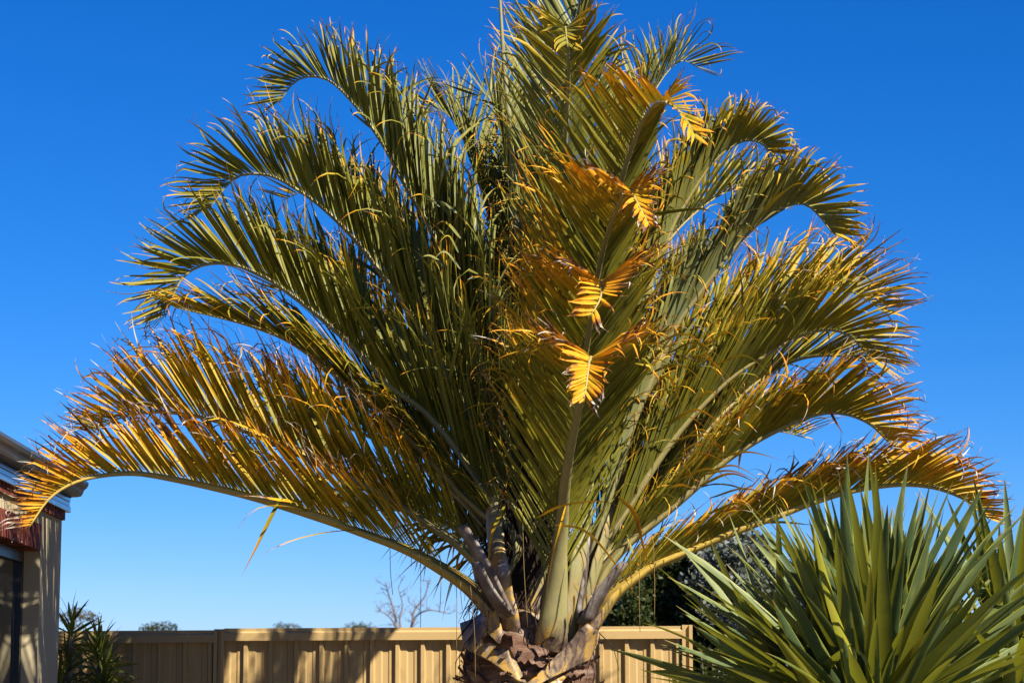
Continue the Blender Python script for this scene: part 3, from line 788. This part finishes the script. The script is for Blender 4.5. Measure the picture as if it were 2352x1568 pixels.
# sawn-off old leaf stalks
def stub(pts, w0, w1):
    mb = MB(); path = spline([P(*p) for p in pts], 8)
    V = []; K = 10
    hv = path[-1] - path[0]; hv[2] = 0; hv = nrm(hv); Bv = nrm(np.cross(hv, (0, 0, 1)))
    for i in range(8):
        t = nrm(path[min(i+1, 7)] - path[max(i-1, 0)]); n = np.cross(Bv, t); u = i / 7
        hw = (w0 * (1 - u) + w1 * u) / 2
        for k in range(K):
            a = 2 * math.pi * k / K
            V.append(path[i] + Bv * hw * math.cos(a) + n * hw * .42 * (math.sin(a) - (.7 if math.sin(a) > .3 else 0)))
    Fc = [(i*K+k, i*K+(k+1) % K, (i+1)*K+(k+1) % K, (i+1)*K+k) for i in range(7) for k in range(K)] + [tuple(range(K-1, -1, -1)), tuple(7*K+k for k in range(K))]
    mb.add(V, Fc).build('stalk_stub', M['stub'], palm, True, base)
stub([(1160,1400,9.28),(1110,1290,9.2),(1062,1205,9.18)], .11, .075)
stub([(1340,1430,9.3),(1385,1350,9.25),(1432,1290,9.22)], .12, .07)
stub([(1320,1420,9.34),(1338,1310,9.33),(1345,1230,9.34)], .13, .09)
stub([(1165,1410,9.2),(1125,1355,9.12),(1095,1290,9.1)], .09, .05)

def sheath_slab(pts, w0, w1, tint, dry):
    mb = MB(); path = spline([P(*p) for p in pts], 14); V, ti = [], []; K = 12
    hv = path[-1] - axis; hv[2] = 0; hv = nrm(hv); Bv = nrm(np.cross(hv, (0, 0, 1)))
    for i in range(14):
        t = nrm(path[min(i+1, 13)] - path[max(i-1, 0)]); n_ = np.cross(Bv, t); u = i / 13
        hw = (w0 * (1 - u) + w1 * u) / 2 * (1 + .06 * math.sin(i * 1.9 + w0 * 90))
        for k in range(K):
            a = 2 * math.pi * k / K; ca, sa = math.cos(a), math.sin(a)
            jag = rng.normal() * .014 if i == 13 else 0
            V.append(path[i] + Bv * hw * ca + n_ * (hw * .16 * sa + hw * .35 * ca * ca) + t * jag); ti.append(tint * (1 - .35 * u))
    Fc = [(i*K+k, i*K+(k+1) % K, (i+1)*K+(k+1) % K, (i+1)*K+k) for i in range(13) for k in range(K)] + [tuple(range(K-1, -1, -1)), tuple(13*K+k for k in range(K))]
    mb.add(V, Fc, dry=dry, tint=ti).build('old_sheath', M['rachis'], palm, True, base)
sheath_slab([(1165,1500,9.38),(1140,1330,9.30),(1128,1220,9.34),(1120,1110,9.40)], .17, .09, .8, .1)
sheath_slab([(1318,1500,9.36),(1338,1310,9.29),(1352,1180,9.32),(1372,1060,9.36)], .17, .09, .55, .15)
sheath_slab([(1340,1490,9.40),(1372,1320,9.36),(1400,1220,9.38),(1425,1140,9.42)], .15, .08, .6, .2)
sheath_slab([(1130,1490,9.44),(1095,1330,9.42),(1075,1240,9.46)], .16, .08, 1.0, .2)
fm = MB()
for q in range(420):                       # matted fibre between the leaf bases, its brown darkened to stand for shade
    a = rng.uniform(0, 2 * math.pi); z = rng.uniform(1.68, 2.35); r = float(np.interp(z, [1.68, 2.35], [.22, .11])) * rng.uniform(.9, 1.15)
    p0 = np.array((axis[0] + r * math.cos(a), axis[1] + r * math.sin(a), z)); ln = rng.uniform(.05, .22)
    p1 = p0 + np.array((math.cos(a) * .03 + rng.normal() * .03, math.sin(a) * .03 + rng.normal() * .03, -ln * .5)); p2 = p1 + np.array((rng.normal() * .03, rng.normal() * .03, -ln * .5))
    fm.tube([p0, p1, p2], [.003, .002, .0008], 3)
fm.build('fibre_mat', M['crown_shade_fibre'], palm, False, base, kind='stuff')

# hanging threads and loose straps
def fibre(pts, r=.0012):
    MB().tube(spline([P(*p) for p in pts], 10), r, 4).build('hanging_fibre', M['fibre'], palm, True, base)
for (x0, y0, x1, y1) in [(896,1262,902,1365),(966,1255,966,1440),(944,1262,945,1300),(1010,1270,1010,1405),(1047,1300,1048,1500),(1058,1320,1062,1400),(1080,1340,1092,1560),
                         (1472,1250,1470,1450),(1446,1240,1452,1370),(1500,1240,1503,1425),(1200,1150,1212,1440)]:
    fibre([(x0, y0, 9.0), ((x0+x1)/2 + random.uniform(-4, 4), (y0+y1)/2, 8.98), (x1, y1, 9.0)])
def strap(pts, w, dry0, dry1, tint=.1):
    path = spline([P(*p) for p in pts], 12); V, dr = [], []
    mb = MB()
    for i in range(12):
        t = nrm(path[min(i+1, 11)] - path[max(i-1, 0)]); c = nrm(path[i] - np.array((0, 0, CAM_Z)))
        wv = nrm(np.cross(t, c)); wv = rot(wv, t, .5 + i * .07); n = np.cross(t, wv); u = i / 11
        ww = w * .5 * float(np.interp(u, WT, WV))
        V += [path[i] - wv * ww + n * ww * .3, path[i], path[i] + wv * ww + n * ww * .3]; dr += [dry0 + (dry1 - dry0) * u] * 3
    mb.add(V, [f for i in range(11) for f in ((i*3, i*3+1, i*3+4, i*3+3), (i*3+1, i*3+2, i*3+5, i*3+4))], dry=dr, tint=tint)
    mb.build('loose_leaflet', M['leaf'], palm, True, base)
strap([(642,1150,9.1),(612,1210,9.05),(580,1275,9.02),(553,1325,9.0)], .020, .18, .80)
strap([(700,1152,9.15),(640,1148,9.05),(590,1140,9.0),(540,1138,8.98)], .015, .50, .9)
strap([(1905,940,9.1),(1922,970,9.05),(1940,1000,9.0)], .014, .8, .95)
strap([(1275,1205,9.0),(1340,1215,8.9),(1400,1275,8.85),(1475,1390,8.85)], .013, .45, .62)
strap([(1420,1140,9.0),(1460,1180,8.95),(1480,1260,8.9),(1505,1330,8.9)], .020, .5, .85)
strap([(1230,1190,9.0),(1290,1160,8.9),(1380,1150,8.85),(1440,1170,8.85)], .012, .45, .7)
strap([(1300,1160,8.98),(1285,1220,8.9),(1265,1300,8.92),(1252,1390,9.0)], .011, .5, .6)
strap([(1160,1160,9.0),(1130,1230,8.95),(1120,1300,8.95)], .018, .3, .6)
for q in range(34):                       # old leaflets drooping behind the lowest left stalk
    x0 = rng.uniform(1000, 1090); y0 = 1180 + (x0 - 1000) * .75 + rng.uniform(-15, 40)
    ln = rng.uniform(60, 190); a = R(rng.uniform(100, 165))
    x1 = x0 + math.cos(a) * ln; y1 = y0 + math.sin(a) * ln * .9
    strap([(x0, y0, 9.8), ((x0+x1)/2 - 6, (y0+y1)/2 - 14, 9.85), (x1, y1, 9.85)], rng.uniform(.010, .018), rng.uniform(.1, .5), rng.uniform(.4, .9))
for q in range(26):                       # thin basal leaflets arching over on the right side of the middle fronds
    x0 = rng.uniform(1480, 1640); y0 = rng.uniform(780, 1180)
    ln = rng.uniform(70, 190)
    strap([(x0, y0, 8.95), (x0 + ln * .5, y0 - rng.uniform(5, 40), 8.9), (x0 + ln, y0 + rng.uniform(-5, 50), 8.88)], rng.uniform(.008, .014), rng.uniform(.18, .38), rng.uniform(.45, .92))
for q in range(8):
    x0 = rng.uniform(1000, 1060); y0 = rng.uniform(470, 660)
    ln = rng.uniform(40, 100)
    strap([(x0, y0, 9.1), (x0 - ln * .5, y0 - rng.uniform(18, 40), 9.05), (x0 - ln, y0 - rng.uniform(0, 40), 9.02)], rng.uniform(.009, .015), .03, rng.uniform(.2, .85), .9)

# ------------------------------------------------------------------ sword-leaved plants
def sword_mesh(name, L, w, bend, m_, fold=.22, rows=11, wave=0.0):
    mb = MB(); V, e, al = [], [], []
    ts = np.linspace(0, 1, rows)
    p = np.zeros(3); ang = 0
    for i, t in enumerate(ts):
        if i:
            ang += bend / rows * (0.4 + 1.2 * t)
            p = p + np.array((0, math.sin(ang), math.cos(ang))) * L / (rows - 1)
        nrm_ = np.array((0, math.cos(ang), -math.sin(ang)))
        ww = w * .5 * float(np.interp(t, [0, .12, .35, .6, .8, .93, 1], [.62, .66, 1, .88, .58, .24, .02]))
        tw = wave * t
        for x, ed in ((-1, 1), (-.86, .75), (0, 0), (.86, .75), (1, 1)):
            V.append(p + np.array((math.cos(tw), 0, 0)) * ww * x + nrm_ * (-(abs(x) ** 1.3) * ww * fold + math.sin(tw) * ww * x)); e.append(ed); al.append(t)
    Fc = [(i*5+c, i*5+c+1, (i+1)*5+c+1, (i+1)*5+c) for i in range(rows-1) for c in range(4)]
    mb.add(V, Fc, edge=e, along=al)
    me = bpy.data.meshes.new(name)
    me.from_pydata(mb.v, [], mb.f)
    for k, l in mb.a.items():
        at = me.attributes.new(k, 'FLOAT', 'POINT'); at.data.foreach_set('value', l)
    me.polygons.foreach_set('use_smooth', [True] * len(me.polygons))
    me.materials.append(m_); me.update()
    return me
def orient(d, roll=0.0):
    """matrix whose z is d and whose +y (bend direction) falls outwards and down"""
    d = Vector(d).normalized()
    y = Vector((d.x, d.y, -0.35))
    y = (y - d * y.dot(d))
    if y.length < 1e-3: y = Vector((0, -1, 0))
    y.normalize(); x = y.cross(d)
    m = Matrix((x, y, d)).transposed().to_4x4()
    return m @ Matrix.Rotation(roll, 4, 'Z')

YD = 7.9
yc = P(2010, 1640, YD)
yucca = empty('yucca', (yc[0], YD, 0), 'spiky grey-green yucca with sword-shaped leaves in front of the palm', 'yucca')
variants = [sword_mesh('sword_leaf', L, w, b, M['yucca_leaf'], f, wave=wv_) for L, w, b, f, wv_ in
            [(.76, .050, .10, .32, .3), (.78, .046, .22, .4, -.4), (.70, .054, .04, .3, .15), (.68, .049, .36, .38, .4), (.74, .043, .14, .45, -.2), (.62, .052, .28, .3, -.5)]]
yvars = [sword_mesh('sword_leaf_yellow', .66, .040, .2, M['yucca_leaf_yellow'], .3), sword_mesh('sword_leaf_yellow', .6, .036, .4, M['yucca_leaf_yellow'], .3)]
def rosette(center, n, el0, el1, az_c, az_w, scale, par, vs, ys, stemr=.04, jitter=.05, yellow=.06, org=(0, 0, 0), nm='leaf', joined=None):
    c = Vector(tuple(map(float, center))) - Vector(org)
    for i in range(n):
        u = (i + .5) / n
        az = az_c + (2.39996 * i + random.uniform(-.2, .2)) % (2 * math.pi) if az_w >= math.pi else az_c + random.uniform(-az_w, az_w)
        el = el0 + (el1 - el0) * (u ** 0.85) + random.uniform(-.2, .2)
        d = Vector((math.cos(el) * math.cos(az), math.cos(el) * math.sin(az), math.sin(el)))
        me = random.choice(ys) if random.random() < yellow * (1.6 - u) else random.choice(vs)
        s = scale * random.uniform(.86, 1.06)
        root = c + Vector((d.x * stemr, d.y * stemr, -.10 * (1 - u) + .05 * u)) + Vector((random.gauss(0, jitter), random.gauss(0, jitter), random.gauss(0, jitter * .4)))
        mw = Matrix.Translation(root) @ orient(d, random.gauss(0, .5)) @ Matrix.Scale(s, 4)
        if joined is None: part_copy(nm, me, par, mw)
        else:
            ed = [0.0] * len(me.vertices); al_ = [0.0] * len(me.vertices)
            me.attributes['edge'].data.foreach_get('value', ed); me.attributes['along'].data.foreach_get('value', al_)
            joined.add([mw @ v.co for v in me.vertices], [tuple(p.vertices) for p in me.polygons], edge=ed, along=al_)
org = (yc[0], YD, 0)
rosette(P(2010, 1645, YD), 190, R(-6), R(80), 0, 9, 1.06, yucca, variants, yvars, .05, .035, .07, org)
rosette(P(2330, 1580, YD + .35), 60, R(0), R(84), 0, 9, .92, yucca, variants, yvars, .045, .03, .12, org)
rosette(P(1800, 1590, YD + .25), 50, R(-14), R(62), 0, 9, .82, yucca, variants, yvars, .045, .03, .05, org)
more = MB()                                # past three hundred blades the rest of the plant is one part
rosette(P(2020, 1650, YD + .05), 150, R(-10), R(80), .7, 9, .97, yucca, variants[:5], variants[:5], .05, .05, 0, org, joined=more)
rosette(P(2330, 1590, YD + .35), 40, R(0), R(84), .4, 9, .9, yucca, variants, variants, .045, .04, 0, org, joined=more)
more.build('leaves', M['yucca_leaf'], yucca, True, kind='stuff')
ys_ = MB()
top = np.array(P(2010, 1640, YD)) - org
ys_.tube(spline([(0, 0, -.05), (.02, 0, .5), (0, .02, 1.0), tuple(top)], 14), np.linspace(.13, .06, 14), 10)
for px, dd in ((2330, .35), (1800, .25)):
    tt = np.array(P(px, 1600, YD + dd)) - org
    ys_.tube(spline([(0.0, 0, .55), tuple(tt * np.array((.75, .75, .7))), tuple(tt)], 10), np.linspace(.07, .05, 10), 8)
ys_.build('stem', M['grey_stem'], yucca, True)

# dragon tree by the house
DD = 10.95
dc = P(205, 1700, DD)
dorg = (dc[0], DD, 0)
dragon = empty('dragon_tree', dorg, 'small branching dragon tree with dark leaf tufts against the fence', 'shrub')
dv = [sword_mesh('tuft_leaf', .20, .019, b, M['dragon_leaf'], .3, 8) for b in (.15, .5, .9, .3)]
heads = [((163, 1456), 40, .78, (-45, 75)), ((228, 1516), 74, .92, (-55, 80)), ((152, 1536), 36, .8, (-40, 80)), ((238, 1588), 44, .95, (-20, 80)), ((138, 1590), 24, .9, (-10, 80))]
st = MB()
fork = np.array(P(190, 1640, DD)) - dorg
st.tube(spline([(0, 0, -.02), (.02, 0, .6), tuple(fork)], 10), np.linspace(.035, .024, 10), 8)
for (hx, hy), n_, sc_, (e0, e1) in heads:
    dd = DD + random.uniform(-.12, .12)
    hp = np.array(P(hx, hy, dd))
    rosette(hp, n_, R(e0), R(e1), 0, 9, sc_, dragon, dv, dv, .008, .006, 0, dorg)
    hl = hp - dorg
    mid = (fork * .5 + hl * .5) + np.array((.04 if hx > 200 else -.03, 0, -.05))
    st.tube(spline([tuple(fork - np.array((0, 0, .02))), tuple(mid), tuple(hl - np.array((0, 0, .02)))], 10), np.linspace(.018, .011, 10), 7)
st.build('stem', M['grey_stem'], dragon, True)

# ------------------------------------------------------------------ trees behind the fence
def leaf_cloud(blobs, n, size, elong=1.8, hollow=.55):
    """small leaf faces through the volume of several uneven lobes; returns verts, faces"""
    vol = np.array([b[1][0] * b[1][1] * b[1][2] for b in blobs]); pr = vol / vol.sum()
    idx = rng.choice(len(blobs), n, p=pr)
    cs = np.array([b[0] for b in blobs])[idx]; rs = np.array([b[1] for b in blobs])[idx]
    d = rng.normal(size=(n, 3)); d /= np.linalg.norm(d, axis=1)[:, None]
    rad = (hollow + (1 - hollow) * rng.random(n)) * (1 + .14 * np.sin(d[:, 0] * 7 + idx) * np.cos(d[:, 2] * 6 + idx * 2))
    p = cs + d * rs * rad[:, None]
    a = rng.normal(size=(n, 3)) + d * .6; a /= np.linalg.norm(a, axis=1)[:, None]
    b = np.cross(a, rng.normal(size=(n, 3))); b /= np.linalg.norm(b, axis=1)[:, None]
    sz = size * rng.uniform(.6, 1.4, n)[:, None]
    v = np.stack([p - a * sz * elong * .5, p + b * sz * .5, p + a * sz * elong * .5, p - b * sz * .5], 1).reshape(-1, 3)
    return v, [(4*i, 4*i+1, 4*i+2, 4*i+3) for i in range(n)]
def cloud_obj(name, blobs, n, size, m_, parent, org, elong=1.8, hollow=.55):
    v, f = leaf_cloud(blobs, n, size, elong, hollow)
    me = bpy.data.meshes.new(name); me.from_pydata((v - np.array(org)).tolist(), [], f); me.materials.append(m_); me.update()
    o = bpy.data.objects.new(name, me); C.objects.link(o); o.parent = parent
    return o
def limbs(mb, p, d, L, r, depth, spread=.55, up=.15, n=5):
    pts = [np.array(p, float)]; d = nrm(d)
    for i in range(n):
        d = nrm(d + rng.normal(size=3) * .16 + np.array((0, 0, up * .3)))
        pts.append(pts[-1] + d * L / n)
    mb.tube(pts, np.linspace(r, r * .55, n + 1), 6 if r > .02 else 4)
    if depth > 0:
        for k in range(rng.integers(2, 4)):
            j = rng.integers(2, n + 1)
            limbs(mb, pts[j], nrm(d + rng.normal(size=3) * spread + np.array((0, 0, up))), L * rng.uniform(.55, .8), r * .52, depth - 1, spread, up, n)
def far_tree(cx, top, wpx, d, label, m_='leaf_far', nl=3500, group=None, lobes=5):
    pm = F / d
    tp = P(cx, top, d); H = tp[2]; w = wpx / pm
    org = (float(tp[0]), d, 0.0)
    t = empty('tree', org, label, 'tree', group)
    tr = MB(); limbs(tr, (0, 0, -.1), (0, 0, 1), H * .36, w * .06 + .05, 1, .5, .3)
    tr.build('trunk', M['tree_bark'], t, True)
    blobs = []; nl = int(nl * 2.2)
    for k in range(lobes):
        fx = (k + .5) / lobes - .5
        rr = w / lobes * rng.uniform(.75, 1.15)
        zt = H - rr * .8 - abs(fx) * w * .12 * rng.uniform(.0, 1.6) - (rng.uniform(0, .35) * rr)
        blobs.append(((org[0] + fx * w * .82, d + rng.uniform(-.3, .3) * w, zt), (rr, rr, rr * .8)))
    blobs.append(((org[0], d, H * .58), (w * .55, w * .55, H * .34)))
    cloud_obj('crown', blobs, nl, w * .035, M[m_], t, org, 1.5, .35)
far_tree(180, 1392, 100, 55, 'brownish tree showing behind the dragon tree tufts', 'leaf_far_brown', 4200)
far_tree(366, 1422, 104, 70, 'row of small rounded treetops over the fence nearest the dragon tree', 'leaf_far', 4200, None, 6)
far_tree(662, 1424, 66, 75, 'smallest low treetop peeking over the middle of the fence', 'leaf_far', 3200, None, 4)
far_tree(826, 1419, 68, 72, 'flat-topped dark treetop beside the bare leafless tree', 'leaf_far', 3200, None, 3)

def bare_tree():
    d = 38.0
    b0 = P(930, 1611, d); org = (float(b0[0]), d, 0.0)
    t = empty('bare_tree', org, 'leafless tree with crooked pale twigs over the fence left of the palm', 'tree')
    tr = MB()
    pm = F / d
    def branch(pts, r0, r1, twigs):
        pp = spline([np.array(P(x, y, d + dd)) - org for x, y, dd in pts], 14)
        tr.tube(pp, np.linspace(r0, r1, 14), 6)
        for k in range(twigs):
            i = rng.integers(4, 14); i = min(i, 13)
            limbs(tr, pp[i], (rng.uniform(-1, 1), rng.uniform(-.4, .4), rng.uniform(.0, 1)), rng.uniform(.07, .17), r1 * .9, 2, .8, .1, 4)
    tr.tube(spline([(0, 0, -.1), (.05, 0, 1.0), tuple(np.array(P(925, 1480, d)) - org)], 8), np.linspace(.10, .07, 8), 8)
    f = (925, 1482, 0)
    branch([f, (912, 1440, 0), (905, 1400, .2), (893, 1365, .2), (885, 1335, .1)], .030, .008, 10)
    branch([f, (905, 1430, -.2), (885, 1408, -.2), (862, 1400, -.3)], .024, .007, 8)
    branch([f, (945, 1440, .2), (952, 1400, .3), (975, 1370, .3), (985, 1335, .3)], .029, .008, 10)
    branch([f, (948, 1440, .1), (955, 1415, .1), (985, 1400, 0), (1030, 1408, 0)], .022, .007, 9)
    branch([f, (918, 1420, 0), (925, 1390, 0), (915, 1350, 0)], .022, .007, 7)
    tr.build('branches', M['bare_bark'], t, True)
bare_tree()

def green_tree():
    d = 20.0
    c = P(1560, 1400, d); org = (float(c[0]), d, 0.0)
    t = empty('green_tree', org, 'dense dark green tree behind the fence right of the trunk', 'tree')
    tr = MB(); limbs(tr, (0, 0, -.1), (0, 0, 1), 1.0, .12, 2, .5, .2)
    tr.build('trunk', M['tree_bark'], t, True)
    blobs = []
    for px, py, rr in [(1430,1380,60),(1480,1345,70),(1540,1310,75),(1600,1290,80),(1660,1280,80),(1450,1460,80),(1540,1430,100),(1640,1400,110),(1500,1540,110),(1640,1530,120),(1400,1440,35),(1720,1300,80),(1780,1360,90),(1860,1400,90),(1395,1500,40)]:
        p = P(px, py, d + rng.uniform(-.3, .3)); r = rr / (F / d)
        blobs.append((tuple(p), (r, r, r)))
    cloud_obj('crown', blobs, 60000, .027, M['leaf_dark'], t, org, 1.9, .25)
green_tree()

def grey_shrub():
    d = 14.6
    c = P(1680, 1611, d); org = (float(c[0]), d, 0.0)
    t = empty('silver_shrub', org, 'silvery grey-leaved shrub with twiggy stems between fence end and yucca', 'shrub')
    tr = MB()
    for k in range(46):
        x = rng.uniform(-.42, .55)
        limbs(tr, (x * .6, rng.uniform(-.15, .15), 0), (x * .35, rng.uniform(-.15, .15), 1), rng.uniform(.8, 1.1), .010, 1, .35, .35, 7)
    tr.build('stems', M['grey_stem'], t, True)
    blobs = []
    for px, py, rr in [(1625,1290,45),(1680,1270,50),(1740,1270,50),(1600,1340,42),(1660,1340,55),(1720,1345,60),(1790,1330,60),(1640,1400,40),(1700,1420,50),(1780,1420,60),(1670,1240,25),(1720,1225,25),(1860,1380,70)]:
        p = P(px, py, d + rng.uniform(-.15, .15)); r = rr / (F / d)
        blobs.append((tuple(p), (r, r, r)))
    cloud_obj('foliage', blobs, 3200, .027, M['leaf_grey'], t, org, 1.4, .2)
grey_shrub()

def conifer():
    d = 48.0
    tp = P(1768, 1226, d); org = (float(tp[0]), d, 0.0); H = float(tp[2])
    t = empty('conifer', org, 'narrow dark conifer tip rising behind the silvery shrub', 'tree')
    MB().tube([(0, 0, -.1), (0, 0, H * .6), (0, 0, H - .1)], [.12, .06, .01], 8).build('trunk', M['tree_bark'], t, True)
    blobs = [((org[0] + rng.uniform(-.05, .05), d, H - .1 - k * .35), (.10 + .075 * k, .10 + .075 * k, .26)) for k in range(12)]
    cloud_obj('crown', blobs, 5000, .05, M['leaf_conifer'], t, org, 2.2, .1)
conifer()
